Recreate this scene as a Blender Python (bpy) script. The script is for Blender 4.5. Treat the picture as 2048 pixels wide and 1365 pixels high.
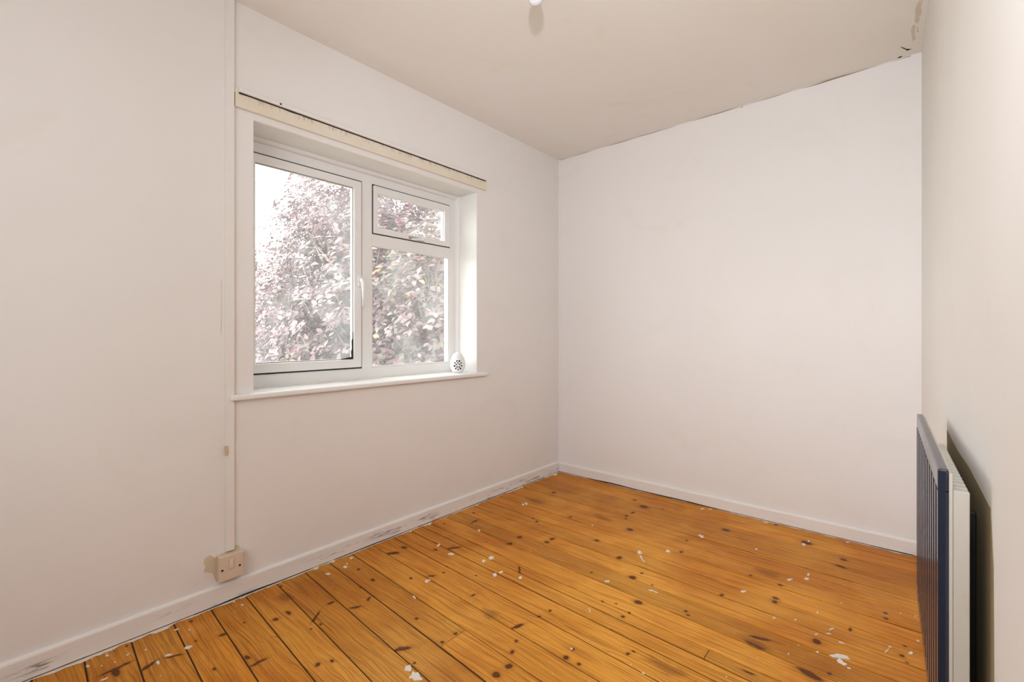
import bpy, bmesh, math, random
from mathutils import Vector, Matrix, noise as mnoise

# ------------------------------------------------------------------ clear
for o in list(bpy.data.objects):
    bpy.data.objects.remove(o, do_unlink=True)
scene = bpy.context.scene
col = scene.collection
random.seed(7)

# ------------------------------------------------------------------ camera
F_PX, CX, HY, CAM_H = 922.0, 1024.0, 667.0, 1.067
YAW = math.atan2(1821 - CX, F_PX)
cam_d = bpy.data.cameras.new('camera')
cam = bpy.data.objects.new('camera', cam_d)
col.objects.link(cam)
cam.location = (0, 0, CAM_H)
cam.rotation_euler = (math.pi / 2, 0, YAW)
cam_d.sensor_width = 36
cam_d.lens = F_PX / 2048 * 36
cam_d.shift_y = -(682.5 - HY) / 2048
cam_d.clip_start = 0.01
scene.camera = cam

# ------------------------------------------------------------------ light
world = bpy.data.worlds.new('overcast_sky')
scene.world = world
world.use_nodes = True
bg = world.node_tree.nodes['Background']
bg.inputs[0].default_value = (0.97, 0.99, 1.0, 1)
bg.inputs[1].default_value = 7.0

def light(name, kind, loc, power, color=(1, 1, 1), size=0.1, size_y=None, aim=None):
    d = bpy.data.lights.new(name, kind)
    d.energy = power
    d.color = color
    if kind == 'AREA':
        d.shape = 'RECTANGLE'
        d.size = size
        d.size_y = size_y or size
    else:
        d.shadow_soft_size = size
    o = bpy.data.objects.new(name, d)
    o.location = loc
    if aim is not None:
        o.rotation_euler = (Vector(aim) - Vector(loc)).to_track_quat('-Z', 'Y').to_euler()
    col.objects.link(o)
    return o
# added soft fill light behind the camera, and the camera flash aimed up the room
dl = light('rear_fill', 'AREA', (-0.66, -0.66, 1.42), 14.5, (0.965, 0.985, 1.0), 1.3, 1.5, aim=(-0.75, 2.4, 1.45))
fl_ = light('camera_flash', 'SPOT', (-0.02, 0.0, 1.70), 71, (0.94, 0.98, 1.04), 0.05, aim=(-0.80, 2.9, 1.90))
fl_.data.spot_size = math.radians(126)
fl_.data.spot_blend = 1.0

vs = scene.view_settings
vs.view_transform = 'Standard'
vs.look = 'None'
vs.gamma = 1
vs.use_curve_mapping = False
vs.exposure = 0.30

# ------------------------------------------------------------------ room constants
XL = -2.05            # window wall, inner face
YB = 2.92             # back wall, inner face
YR = -0.65            # wall behind the camera
ZF = 0.007            # floor boards, top
ZC = 2.40             # ceiling
SK = math.tan(math.radians(1.79))      # the right wall is slightly out of square
def xr(y): return 0.04 + (YB - y) * SK
C_, S_ = math.cos(YAW), math.sin(YAW)
def ray(px, py):
    u = (px - CX) / F_PX; v = (HY - py) / F_PX
    return (C_ * u - S_, S_ * u + C_, v)
def on_floor(px, py, z=ZF):            # where a mark seen in the photo lies on the floor
    d = ray(px, py); t = (z - CAM_H) / d[2]
    return (t * d[0], t * d[1])
def on_left(px, py, x=XL):
    d = ray(px, py); t = x / d[0]
    return (t * d[1], CAM_H + t * d[2])

# ------------------------------------------------------------------ mesh helpers
class MB:
    def __init__(s): s.v = []; s.f = []; s.mi = []; s.m = 0
    def add(s, vs, fs):
        n = len(s.v); s.v += [tuple(p) for p in vs]
        for f in fs: s.f.append([i + n for i in f]); s.mi.append(s.m)
    def box(s, a, b):
        x0, y0, z0 = a; x1, y1, z1 = b
        s.add([(x0,y0,z0),(x1,y0,z0),(x1,y1,z0),(x0,y1,z0),(x0,y0,z1),(x1,y0,z1),(x1,y1,z1),(x0,y1,z1)],
              [(0,3,2,1),(4,5,6,7),(0,1,5,4),(1,2,6,5),(2,3,7,6),(3,0,4,7)])
    def prism(s, pts, fn0, fn1):
        """profile pts (a,b) swept from fn0(a,b) to fn1(a,b)"""
        n = len(pts)
        s.add([fn0(*p) for p in pts] + [fn1(*p) for p in pts],
              [tuple(range(n))[::-1], tuple(range(n, 2*n))] + [(i, (i+1) % n, n+(i+1) % n, n+i) for i in range(n)])
    def tube(s, path, radii, seg=8, cap=True):
        rings = []
        for i, p in enumerate(path):
            p = Vector(p)
            a = Vector(path[max(i-1, 0)]); b = Vector(path[min(i+1, len(path)-1)])
            t = (b - a).normalized()
            up = Vector((0, 0, 1)) if abs(t.z) < .9 else Vector((1, 0, 0))
            u = t.cross(up).normalized(); w = t.cross(u)
            rings.append([p + (u*math.cos(k*2*math.pi/seg) + w*math.sin(k*2*math.pi/seg)) * radii[i] for k in range(seg)])
        vs = [q for r in rings for q in r]; fs = []
        for i in range(len(rings)-1):
            for k in range(seg):
                fs.append((i*seg+k, i*seg+(k+1) % seg, (i+1)*seg+(k+1) % seg, (i+1)*seg+k))
        if cap: fs += [tuple(range(seg)), tuple(range(len(vs)-seg, len(vs)))[::-1]]
        s.add(vs, fs)
    def lathe(s, prof, seg=24, sx=1, sy=1, c=(0, 0, 0)):
        vs = []; fs = []
        for r, z in prof:
            for k in range(seg):
                a = k*2*math.pi/seg
                vs.append((c[0]+r*sx*math.cos(a), c[1]+r*sy*math.sin(a), c[2]+z))
        for i in range(len(prof)-1):
            for k in range(seg):
                fs.append((i*seg+k, i*seg+(k+1) % seg, (i+1)*seg+(k+1) % seg, (i+1)*seg+k))
        fs += [tuple(range(seg))[::-1], tuple(range(len(vs)-seg, len(vs)))]
        s.add(vs, fs)
    def build(s, name, mat, parent=None, bevel=0, bseg=2, smooth=False, fix=True):
        me = bpy.data.meshes.new(name)
        me.from_pydata(s.v, [], s.f)
        for m in (mat if isinstance(mat, (list, tuple)) else [mat]): me.materials.append(m)
        if any(s.mi): me.polygons.foreach_set('material_index', s.mi)
        if fix:
            bm = bmesh.new(); bm.from_mesh(me)
            bmesh.ops.recalc_face_normals(bm, faces=bm.faces)
            bm.to_mesh(me); bm.free()
        if smooth: me.polygons.foreach_set('use_smooth', [True]*len(me.polygons))
        o = bpy.data.objects.new(name, me); col.objects.link(o)
        if parent: o.parent = parent
        if bevel:
            b = o.modifiers.new('bevel', 'BEVEL'); b.width = bevel; b.segments = bseg; b.limit_method = 'ANGLE'; b.angle_limit = math.radians(35)
        return o
def boxo(name, a, b, mat, parent=None, bevel=0, bseg=2):
    m = MB(); m.box(a, b); return m.build(name, mat, parent, bevel, bseg)
def tag(o, label=None, cat=None, group=None, kind=None):
    if label: o['label'] = label
    if cat: o['category'] = cat
    if group: o['group'] = group
    if kind: o['kind'] = kind
    return o
def empty(name, loc=(0, 0, 0), rz=0):
    o = bpy.data.objects.new(name, None); o.empty_display_size = .05
    o.location = loc; o.rotation_euler = (0, 0, rz); col.objects.link(o); return o

# ------------------------------------------------------------------ material helpers
class NT:
    def __init__(s, name):
        s.mat = bpy.data.materials.new(name); s.mat.use_nodes = True
        s.t = s.mat.node_tree; s.t.nodes.clear()
        s.out = s.n('ShaderNodeOutputMaterial')
    def n(s, typ, **kw):
        nd = s.t.nodes.new(typ)
        for k, v in kw.items(): setattr(nd, k, v)
        return nd
    def link(s, a, b): s.t.links.new(a, b)
    def put(s, sock, v):
        if isinstance(v, bpy.types.NodeSocket): s.link(v, sock)
        else: sock.default_value = v
    def math(s, op, a, b=0.0, clamp=False):
        nd = s.n('ShaderNodeMath', operation=op, use_clamp=clamp); s.put(nd.inputs[0], a); s.put(nd.inputs[1], b); return nd.outputs[0]
    def mix(s, fac, a, b, blend='MIX'):
        nd = s.n('ShaderNodeMix', data_type='RGBA', blend_type=blend)
        s.put(nd.inputs[0], fac); s.put(nd.inputs[6], a if not isinstance(a, tuple) else (*a[:3], 1)); s.put(nd.inputs[7], b if not isinstance(b, tuple) else (*b[:3], 1))
        return nd.outputs[2]
    def rng(s, v, a, b, c=0.0, d=1.0):
        nd = s.n('ShaderNodeMapRange'); nd.clamp = True
        for i, x in enumerate((v, a, b, c, d)): s.put(nd.inputs[i], x)
        return nd.outputs[0]
    def coord(s): return s.n('ShaderNodeTexCoord').outputs['Object']
    def mapv(s, v, scale=(1, 1, 1), loc=(0, 0, 0), rot=(0, 0, 0)):
        nd = s.n('ShaderNodeMapping'); s.put(nd.inputs[0], v); nd.inputs[1].default_value = loc; nd.inputs[2].default_value = rot; nd.inputs[3].default_value = scale; return nd.outputs[0]
    def noise(s, v, scale=5, detail=4, rough=.55, dist=0):
        nd = s.n('ShaderNodeTexNoise'); s.put(nd.inputs['Vector'], v)
        nd.inputs['Scale'].default_value = scale; nd.inputs['Detail'].default_value = detail; nd.inputs['Roughness'].default_value = rough; nd.inputs['Distortion'].default_value = dist
        return nd.outputs[0]
    def bump(s, h, strength=.2, dist=.002):
        nd = s.n('ShaderNodeBump'); nd.inputs['Strength'].default_value = strength; nd.inputs['Distance'].default_value = dist; s.put(nd.inputs['Height'], h); return nd.outputs[0]
    def bsdf(s, base, rough=.5, normal=None, metal=0, spec=.5, coat=0, coat_r=.1):
        nd = s.n('ShaderNodeBsdfPrincipled')
        s.put(nd.inputs['Base Color'], (*base[:3], 1) if isinstance(base, tuple) else base)
        s.put(nd.inputs['Roughness'], rough); nd.inputs['Metallic'].default_value = metal
        nd.inputs['Specular IOR Level'].default_value = spec
        nd.inputs['Coat Weight'].default_value = coat; nd.inputs['Coat Roughness'].default_value = coat_r
        if normal is not None: s.link(normal, nd.inputs['Normal'])
        s.link(nd.outputs[0], s.out.inputs[0]); return nd

def paint(name, c0, c1, c2=None, blotch=1.6, rough=.75, brush=True, bump=.12):
    """emulsion with faint uneven patches and roller texture"""
    m = NT(name); p = m.coord()
    big = m.noise(p, blotch, 3, .6, .6)
    c = m.mix(m.rng(big, .35, .68), c0, c1)
    if c2:
        sp = m.noise(m.mapv(p, (1, 1, 1), (3.1, 7.7, 1.3)), 3.1, 5, .65, .8)
        c = m.mix(m.rng(sp, .56, .78, 0, .8), c, c2)
    h = m.noise(p, 140, 4, .6)
    h2 = m.noise(m.mapv(p, (1, 1, .35)), 14, 4, .6, .5)
    hh = m.math('ADD', m.math('MULTIPLY', h, .35), h2)
    m.bsdf(c, rough, m.bump(hh, bump, .004), spec=.25)
    return m.mat

M = {}
M['wall_window'] = paint('wall_paint_window_side', (.80, .765, .735), (.82, .785, .76), (.78, .73, .68))
M['wall_back'] = paint('wall_paint_back', (.82, .79, .77), (.83, .80, .785), (.79, .75, .71))
M['wall_right'] = paint('wall_paint_right', (.80, .765, .725), (.82, .785, .75), (.79, .74, .68))
M['ceiling'] = paint('ceiling_paint', (.86, .81, .745), (.87, .83, .785), (.83, .755, .67), blotch=1.0)
M['soffit'] = paint('soffit_paint', (.80, .78, .74), (.83, .81, .78), (.75, .735, .67), blotch=3)
M['upvc'] = paint('white_plastic_frame', (.80, .785, .765), (.82, .80, .785), rough=.32, bump=.02)
M['sill'] = paint('sill_gloss_paint', (.84, .83, .815), (.82, .80, .77), rough=.3, bump=.06, blotch=4)
M['trunk'] = paint('trunking_paint', (.80, .755, .715), (.82, .775, .74), rough=.6, bump=.05)
def plain(name, c, rough=.5, metal=0, spec=.5, coat=0):
    m = NT(name); p = m.coord()
    n = m.noise(p, 30, 3, .6)
    cc = m.mix(m.rng(n, .3, .7), tuple(x*.94 for x in c), c)
    m.bsdf(cc, rough, metal=metal, spec=spec, coat=coat); return m.mat
M['dark'] = plain('dark_gap', (.02, .018, .016), .9)
M['gasket'] = plain('black_rubber', (.015, .02, .018), .7)
M['cream'] = plain('old_cream_paint', (.66, .56, .40), .7)
M['cream_plate'] = plain('cream_switch_plastic', (.72, .58, .47), .35)
M['cream_side'] = plain('yellowed_switch_plastic', (.68, .54, .36), .4)
M['rocker'] = plain('rocker_plastic', (.78, .68, .58), .3)
M['steel'] = plain('bare_metal', (.5, .5, .48), .35, 1)
M['bracket'] = plain('black_bracket', (.012, .012, .011), .6)
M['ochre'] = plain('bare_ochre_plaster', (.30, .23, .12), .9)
M['white_plastic'] = plain('white_gloss_plastic', (.84, .82, .83), .3)
M['bulb'] = plain('frosted_bulb_glass', (.86, .84, .87), .25)
M['paint_drip'] = plain('dried_white_paint', (.80, .73, .64), .6)
M['scuff'] = plain('scuffed_paint_film', (.62, .50, .36), .6)
M['run'] = plain('faint_paint_run', (.74, .66, .54), .7)
M['damp'] = plain('damp_stained_emulsion', (.72, .635, .50), .8)
M['crack'] = plain('open_plaster_crack', (.30, .23, .17), .9)
M['exterior'] = plain('outer_wall_render', (.55, .50, .45), .9)

def skirting_mat(worn=.8):
    m = NT('skirting_gloss_paint'); p = m.coord()
    c = m.mix(m.rng(m.noise(p, 2.2, 3), .35, .65), (.80, .765, .73), (.83, .80, .775))
    st = m.noise(m.mapv(p, (3.0, 3.0, 26), (0, 0, 0), (.10, 0, 0)), 2.6, 6, .68, 1.2)
    sc = m.rng(st, .52, .64)
    zone = m.rng(m.noise(m.mapv(p, (1, 1, 4)), 2.7, 3, .5), .43, .56)
    sep = m.n('ShaderNodeSeparateXYZ'); m.link(p, sep.inputs[0])
    face = m.rng(sep.outputs[2], .066, .052)             # the rounded top keeps its paint
    k = m.math('MULTIPLY', m.math('MULTIPLY', sc, zone), m.math('MULTIPLY', face, worn))
    c = m.mix(k, c, (.13, .13, .135))
    m.bsdf(c, .38, m.bump(m.noise(m.mapv(p, (1, 1, 5)), 24, 4), .25, .003), spec=.4); return m.mat
M['skirting'] = skirting_mat()
M['skirting_clean'] = skirting_mat(.12)

def fascia_mat():
    m = NT('stained_cream_batten'); p = m.coord()
    c = m.mix(m.rng(m.noise(p, 5, 4, .6), .35, .7), (.76, .67, .53), (.79, .73, .64))
    drip = m.noise(m.mapv(p, (1, 24, 4)), 3, 5, .7, .4)
    sep = m.n('ShaderNodeSeparateXYZ'); m.link(p, sep.inputs[0])
    up = m.rng(sep.outputs[2], 2.004, 2.031)
    c = m.mix(m.math('MULTIPLY', m.rng(drip, .50, .70), up), c, (.22, .13, .06))
    m.bsdf(c, .6, spec=.3); return m.mat
M['fascia'] = fascia_mat()

def glass_mat():
    m = NT('dusty_window_glass'); p = m.coord()
    tr = m.n('ShaderNodeBsdfTransparent'); tr.inputs[0].default_value = (.97, .985, .975, 1)
    gl = m.n('ShaderNodeBsdfGlossy'); gl.inputs['Roughness'].default_value = .02
    df = m.n('ShaderNodeBsdfTranslucent'); df.inputs[0].default_value = (.86, .85, .85, 1)
    fr = m.n('ShaderNodeFresnel'); fr.inputs[0].default_value = 1.45
    a = m.n('ShaderNodeMixShader'); m.link(m.math('MULTIPLY', fr.outputs[0], .55), a.inputs[0]); m.link(tr.outputs[0], a.inputs[1]); m.link(gl.outputs[0], a.inputs[2])
    b = m.n('ShaderNodeMixShader')
    d1 = m.noise(m.mapv(p, (1, 1.4, 1)), 3.2, 4, .6, .5)
    d2 = m.noise(p, 160, 3, .6)
    d = m.math('ADD', m.rng(d1, .36, .68, .03, .085), m.rng(d2, .60, .72, 0, .04))
    m.link(d, b.inputs[0]); m.link(a.outputs[0], b.inputs[1]); m.link(df.outputs[0], b.inputs[2])
    m.link(b.outputs[0], m.out.inputs[0]); return m.mat
M['glass'] = glass_mat()

def rad_mat():
    m = NT('navy_gloss_radiator_paint'); p = m.coord()
    n = m.noise(p, 9, 4, .6)
    c = m.mix(m.rng(n, .35, .7), (.018, .024, .045), (.035, .038, .055))
    m.bsdf(c, m.rng(n, .3, .7, .14, .22), spec=.6); return m.mat
M['rad'] = rad_mat()
M['rad_edge'] = plain('chipped_navy_edge_paint', (.014, .019, .038), .55, spec=.2)
def cream_rad():
    m = NT('cream_radiator_enamel'); p = m.coord()
    c = m.mix(m.rng(m.noise(p, 9, 4, .65, .5), .55, .72), (.56, .53, .465), (.55, .45, .28))
    m.bsdf(c, .45); return m.mat
M['rad_cream'] = cream_rad()

# ------------------------------------------------------------------ room shell
def shell(name, boxes, mat):
    m = MB()
    for a, b in boxes: m.box(a, b)
    return tag(m.build(name, mat), kind='structure')
OY0, OY1, OZ0, OZ1 = 0.741, 2.037, 0.80, 1.948     # window opening
XO = -2.36
wl = shell('wall_left', [((XO, YR-.15, -.25), (XL, OY0, ZC+.02)), ((XO, OY1, -.25), (XL, YB+.15, ZC+.02)),
                         ((XO, OY0, -.25), (XL, OY1, OZ0)), ((XO, OY0, OZ1), (XL, OY1, ZC+.02))], M['wall_window'])
wb = shell('wall_back', [((XL, YB, -.25), (.45, YB+.15, ZC+.02))], M['wall_back'])
m = MB()
ys = (YR-.15, YB)
m.prism([(xr(ys[0]), ys[0]), (xr(ys[0])+.15, ys[0]), (xr(ys[1])+.15, ys[1]), (xr(ys[1]), ys[1])],
        lambda a, b: (a, b, -.25), lambda a, b: (a, b, ZC+.02))
wr = tag(m.build('wall_right', M['wall_right']), kind='structure')
BX0, BX1, BZ0, BZ1 = -1.40, 0.05, 0.60, 2.24         # made-up opening behind the camera for the added fill light
rear = shell('wall_rear', [((XL, YR-.15, -.25), (BX0, YR, ZC+.02)), ((BX1, YR-.15, -.25), (xr(YR), YR, ZC+.02)),
                           ((BX0, YR-.15, -.25), (BX1, YR, BZ0)), ((BX0, YR-.15, BZ1), (BX1, YR, ZC+.02))], M['wall_back'])
shell('sky_block_box', [((XL-.3, -2.3, -.25), (XL, YR-.15, 2.4)), ((xr(YR), -2.3, -.25), (xr(YR)+.15, YR-.15, 2.4)), ((XL-.3, -2.4, -.25), (xr(YR)+.15, -2.3, 2.4)),
                       ((XL-.3, -2.4, 2.3), (xr(YR)+.15, YR-.15, 2.42)), ((XL-.3, -2.4, -.2), (xr(YR)+.15, YR-.15, 0))], M['wall_back'])  # unseen box added to keep sky light out of the rear opening
ceil = shell('ceiling', [((XO, YR-.15, ZC), (.5, YB+.15, ZC+.15))], M['ceiling'])

# ------------------------------------------------------------------ floor boards
floor = shell('floor', [((XL, YR-.15, -.2), (xr(YR)-.002, YB, ZF-.0032))], plain('grimy_board_joint', (.045, .020, .008), .9))
SL = [-.73,-.61,-.49,-.37,-.25,-.13,-.012,.107,.225,.344,.466,.584,.705,.826,.947,1.060,1.174,1.289,1.409,1.516,1.588,1.645,1.765,1.872,1.982,2.095,2.215,2.335,2.455,2.577,2.695,2.815,2.935]
SR = [-.84,-.72,-.60,-.48,-.36,-.235,-.115,.005,.127,.243,.367,.485,.604,.720,.845,.965,1.085,1.210,1.335,1.457,1.528,1.587,1.703,1.828,1.948,2.062,2.180,2.312,2.437,2.562,2.690,2.825,2.945]

# knots: two ends of the long axis and the width, as seen in the photograph
KN = []
def K(ox, oy, s, items):
    for it in items:
        if len(it) == 4:
            x, y, a, b = it; KN.append((ox+(x-a)/s, oy+y/s, ox+(x+a)/s, oy+y/s, ox+x/s, oy+y/s, b/s, 0))
        else:
            x0, y0, x1, y1, w = it[:5]; KN.append((ox+x0/s, oy+y0/s, ox+x1/s, oy+y1/s, ox+(x0+x1)/2/s, oy+(y0+y1)/2/s, w/s, 1))
K(400,1065,4.55,[(690,795,33,15),(803,735,22,22),(1090,720,1015,825,16),(1220,632,1160,658,9),(1070,1208,36,20),(1200,1175,20,20),(1572,432,20,13),(1460,505,14,9),(1550,585,1525,625,9),(1360,695,1470,675,8),(740,493,10,8),(1100,838,11,9),(1008,882,9,8),(170,940,240,930,12),(450,1230,605,1150,12),(430,1140,26,24),(130,1248,18,14),(1440,340,14,8),(405,825,10,8)])
K(60,1140,5.12,[(880,1055,50,45),(710,1095,1050,935,12),(1140,1035,1300,930,16),(1380,905,1560,870,10),(1890,1020,20,15),(1695,733,18,13),(1650,528,20,13),(990,782,10,8)])
K(700,1000,3.74,[(1188,1250,30,30),(1095,1312,42,25),(785,1002,20,14),(690,1068,20,10),(497,890,18,12),(170,600,18,12),(455,590,14,9),(320,1130,460,1105,14),(478,1220,14,11),(1210,1140,19,18),(1245,1060,17,13),(1205,965,1300,930,11),(700,545,10,7),(580,572,640,568,6),(270,405,370,395,9),(405,358,22,13),(720,370,835,355,6),(640,375,12,9),(1270,282,14,11),(1170,335,1215,325,7),(1265,500,1270,550,10),(905,178,955,152,7),(925,98,14,6),(705,183,12,5),(1020,318,10,5),(905,722,942,706,6),(1415,873,15,9),(940,567,12,5),(65,520,14,7)])
K(1000,930,4.551,[(475,675,18,16),(425,705,30,9),(85,722,25,8),(640,478,13,9),(490,255,28,7),(1310,385,50,9),(1210,438,16,11),(1155,465,22,7),(1145,492,16,6),(1180,592,38,13),(880,690,30,8),(1225,322,25,5),(335,518,20,8),(1085,845,28,15),(1650,795,22,9),(1480,405,15,6),(300,490,15,5),(1700,690,18,6)])
K(1000,1130,4.551,[(600,845,34,22),(1165,812,20,16),(1215,788,10,9),(1205,115,40,12),(1290,78,16,9),(835,72,14,8),(1690,425,20,10),(1715,462,12,8),(1120,475,22,8),(1175,438,14,6),(1260,345,48,14),(720,905,26,8),(668,770,16,14),(1385,185,10,6),(930,335,12,6),(1055,358,10,7),(455,418,14,11)])
K(1400,970,4.551,[(235,415,45,6),(970,530,60,14),(1310,685,35,10),(1230,730,1330,765,9),(690,365,20,8),(730,915,28,7),(460,828,20,8)])
K(1400,1150,4.551,[(1060,608,45,22),(1180,905,25,12),(1685,350,25,8),(1690,400,20,8),(400,600,600,690,11),(390,870,500,915,8),(440,560,650,605,11),(1860,650,16,8),(1885,800,12,7),(1840,740,25,12),(880,845,1120,975,26),(200,185,22,9),(690,215,35,6),(680,250,35,6),(1365,500,6,14)])

kg = bpy.data.node_groups.new('knot', 'ShaderNodeTree')
kg.interface.new_socket('Vector', in_out='INPUT', socket_type='NodeSocketVector')
kg.interface.new_socket('Centre', in_out='INPUT', socket_type='NodeSocketVector')
kg.interface.new_socket('Angle', in_out='INPUT', socket_type='NodeSocketFloat')
kg.interface.new_socket('Inverse Size', in_out='INPUT', socket_type='NodeSocketVector')
kg.interface.new_socket('Distance', in_out='OUTPUT', socket_type='NodeSocketFloat')
gi = kg.nodes.new('NodeGroupInput'); go = kg.nodes.new('NodeGroupOutput')
vr = kg.nodes.new('ShaderNodeVectorRotate'); vr.rotation_type = 'Z_AXIS'
kg.links.new(gi.outputs[0], vr.inputs['Vector']); kg.links.new(gi.outputs[1], vr.inputs['Center']); kg.links.new(gi.outputs[2], vr.inputs['Angle'])
sb = kg.nodes.new('ShaderNodeVectorMath'); sb.operation = 'SUBTRACT'
kg.links.new(vr.outputs[0], sb.inputs[0]); kg.links.new(gi.outputs[1], sb.inputs[1])
ml = kg.nodes.new('ShaderNodeVectorMath'); ml.operation = 'MULTIPLY'
kg.links.new(sb.outputs[0], ml.inputs[0]); kg.links.new(gi.outputs[3], ml.inputs[1])
ln = kg.nodes.new('ShaderNodeVectorMath'); ln.operation = 'LENGTH'
kg.links.new(ml.outputs[0], ln.inputs[0]); kg.links.new(ln.outputs['Value'], go.inputs[0])

knots = []
for (x0, y0, x1, y1, xc, yc, w, spike) in KN:
    A = Vector(on_floor(x0, y0)); B = Vector(on_floor(x1, y1)); Cc = Vector(on_floor(xc, yc))
    up = Vector(on_floor(xc, yc-w)); dn = Vector(on_floor(xc, yc+w))
    if spike:
        d = B-A; a = d.length/2; ang = math.atan2(d.y, d.x)
        nrm = Vector((-d.y, d.x)).normalized(); b = max(abs((up-dn).dot(nrm))/2, .0045)
        c = (A+B)/2
    else:
        # round marks: fit an ellipse along the board from the two image-space half axes
        ex = max(abs((B-A).x), abs((up-dn).x))/2; ey = max(abs((B-A).y), abs((up-dn).y))/2
        a, b, ang, c = max(ex, .005), max(ey, .004), 0, Cc
        a, b = min(a, .055), min(b, .03)
    knots.append((c.x, c.y, ang, a, b))

STAINS = []
for (ox, oy, sc_, x, y, a, b) in ((1000,930,4.551,930,480,135,38),(1400,1150,4.551,520,640,150,34),(700,1000,3.74,1050,850,70,16),(1000,1130,4.551,1500,930,260,40),(1000,930,4.551,330,330,180,40),(400,1065,4.55,760,600,110,60),(1400,970,4.551,600,800,150,40)):
    c0 = on_floor(ox+x/sc_, oy+y/sc_); l = on_floor(ox+(x-a)/sc_, oy+y/sc_); u_ = on_floor(ox+x/sc_, oy+(y-b)/sc_)
    STAINS.append((c0[0], c0[1], 0, max(.05, abs(l[0]-c0[0])), max(.03, abs(u_[1]-c0[1])*.8)))
def plank_mat(i, ks, tone, pale, ss):
    m = NT('pine_board'); p = m.coord()
    rnd = random.Random(100+i)
    off = (rnd.uniform(-9, 9), rnd.uniform(-9, 9), rnd.uniform(-9, 9))
    warp = m.noise(m.mapv(p, (2.2, 9, 1), off), 1.3, 2, .5)
    pv = m.n('ShaderNodeVectorMath', operation='ADD')
    m.link(p, pv.inputs[0])
    cb = m.n('ShaderNodeCombineXYZ'); m.link(m.math('MULTIPLY', m.math('SUBTRACT', warp, .5), .05), cb.inputs[1]); m.link(cb.outputs[0], pv.inputs[1])
    # fine grain, broad streaks and cathedral rings
    g1 = m.noise(m.mapv(pv.outputs[0], (2.4, 120, 1), off), 1.6, 5, .62)
    g2 = m.noise(m.mapv(pv.outputs[0], (1.1, 22, 1), off), 1.4, 4, .6, .3)
    wv = m.n('ShaderNodeTexWave', wave_type='BANDS', bands_direction='Y', wave_profile='SAW')
    m.link(m.mapv(pv.outputs[0], (.55, 1, 1), off), wv.inputs[0])
    wv.inputs['Scale'].default_value = rnd.uniform(13, 24); wv.inputs['Distortion'].default_value = rnd.uniform(4, 9); wv.inputs['Detail'].default_value = 2; wv.inputs['Detail Scale'].default_value = .7
    worn = m.noise(m.mapv(p, (1.3, 1.3, 1)), 1.5, 4, .6, .5)
    lo = tuple(x*tone for x in (.40, .122, .011)); mid = tuple(x*tone for x in (.63, .235, .022)); hi = tuple(x*tone for x in (.75, .345, .050))
    c = m.mix(m.rng(g2, .30, .70), mid, lo)
    sep = m.n('ShaderNodeSeparateXYZ'); m.link(p, sep.inputs[0])
    foot = m.math('ADD', m.math('MULTIPLY', m.math('ABSOLUTE', m.math('ADD', sep.outputs[0], .95)), .9), m.math('MULTIPLY', m.math('ABSOLUTE', m.math('SUBTRACT', sep.outputs[1], 1.25)), .55))
    worn = m.math('ADD', worn, m.rng(foot, 1.0, .1, -.03, .11))      # varnish walked thin in the middle of the room
    c = m.mix(m.rng(worn, .40, .66, 0, .9), c, hi)
    c = m.mix(m.math('MULTIPLY', m.rng(wv.outputs[1], .55, 1.0),   .08 + pale*.28), c, tuple(x*.62 for x in lo))
    c = m.mix(m.rng(g1, .49, .68, 0, .75), c, tuple(x*.62 for x in lo))
    c = m.mix(m.rng(g1, .50, .30, 0, .30), c, hi)
    # resin flecks and short dark scratches
    fl = m.noise(m.mapv(p, (14, 70, 1), off), 2.0, 3, .6, .6)
    c = m.mix(m.rng(fl, .69, .76, 0, .75), c, (.07, .022, .006))
    # dusty white scuffs
    du = m.noise(m.mapv(p, (5, 9, 1), (off[1], off[0], 0)), 2.6, 6, .7, 1.0)
    c = m.mix(m.rng(du, .64, .82, 0, .30), c, (.62, .48, .30))
    sp = m.n('ShaderNodeTexVoronoi'); m.link(m.mapv(p, (1, 1, 0)), sp.inputs[0]); sp.inputs['Scale'].default_value = 34
    spm = m.math('MULTIPLY', m.rng(sp.outputs['Distance'], .085, .05), m.rng(m.noise(p, 9, 2), .54, .60))
    c = m.mix(m.math('MULTIPLY', spm, .8), c, (.72, .62, .50))
    sd = None
    for (kx, ky, ang, a, b) in ss:
        g = m.n('ShaderNodeGroup'); g.node_tree = kg
        m.link(p, g.inputs[0]); g.inputs[1].default_value = (kx, ky, 0); g.inputs[2].default_value = 0; g.inputs[3].default_value = (1/a, 1/b, 0)
        sd = g.outputs[0] if sd is None else m.math('MINIMUM', sd, g.outputs[0])
    if ss:
        sd = m.math('ADD', sd, m.rng(m.noise(m.mapv(p, (6, 22, 1)), 2, 4), .3, .7, -.45, .45))
        c = m.mix(m.rng(sd, 1.15, .35, 0, .62), c, tuple(x*.45 for x in lo))
    if ks:
        wp = m.n('ShaderNodeTexNoise'); m.link(p, wp.inputs[0]); wp.inputs['Scale'].default_value = 55; wp.inputs['Detail'].default_value = 3
        sc = m.n('ShaderNodeVectorMath', operation='MULTIPLY_ADD'); m.link(wp.outputs['Color'], sc.inputs[0]); sc.inputs[1].default_value = (.016, .010, 0)
        sh = m.n('ShaderNodeVectorMath', operation='SUBTRACT'); m.link(p, sh.inputs[0]); sh.inputs[1].default_value = (.008, .005, 0)
        m.link(sh.outputs[0], sc.inputs[2])
        fl2 = m.n('ShaderNodeVectorMath', operation='MULTIPLY'); m.link(sc.outputs[0], fl2.inputs[0]); fl2.inputs[1].default_value = (1, 1, 0)
        dist = None
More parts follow.
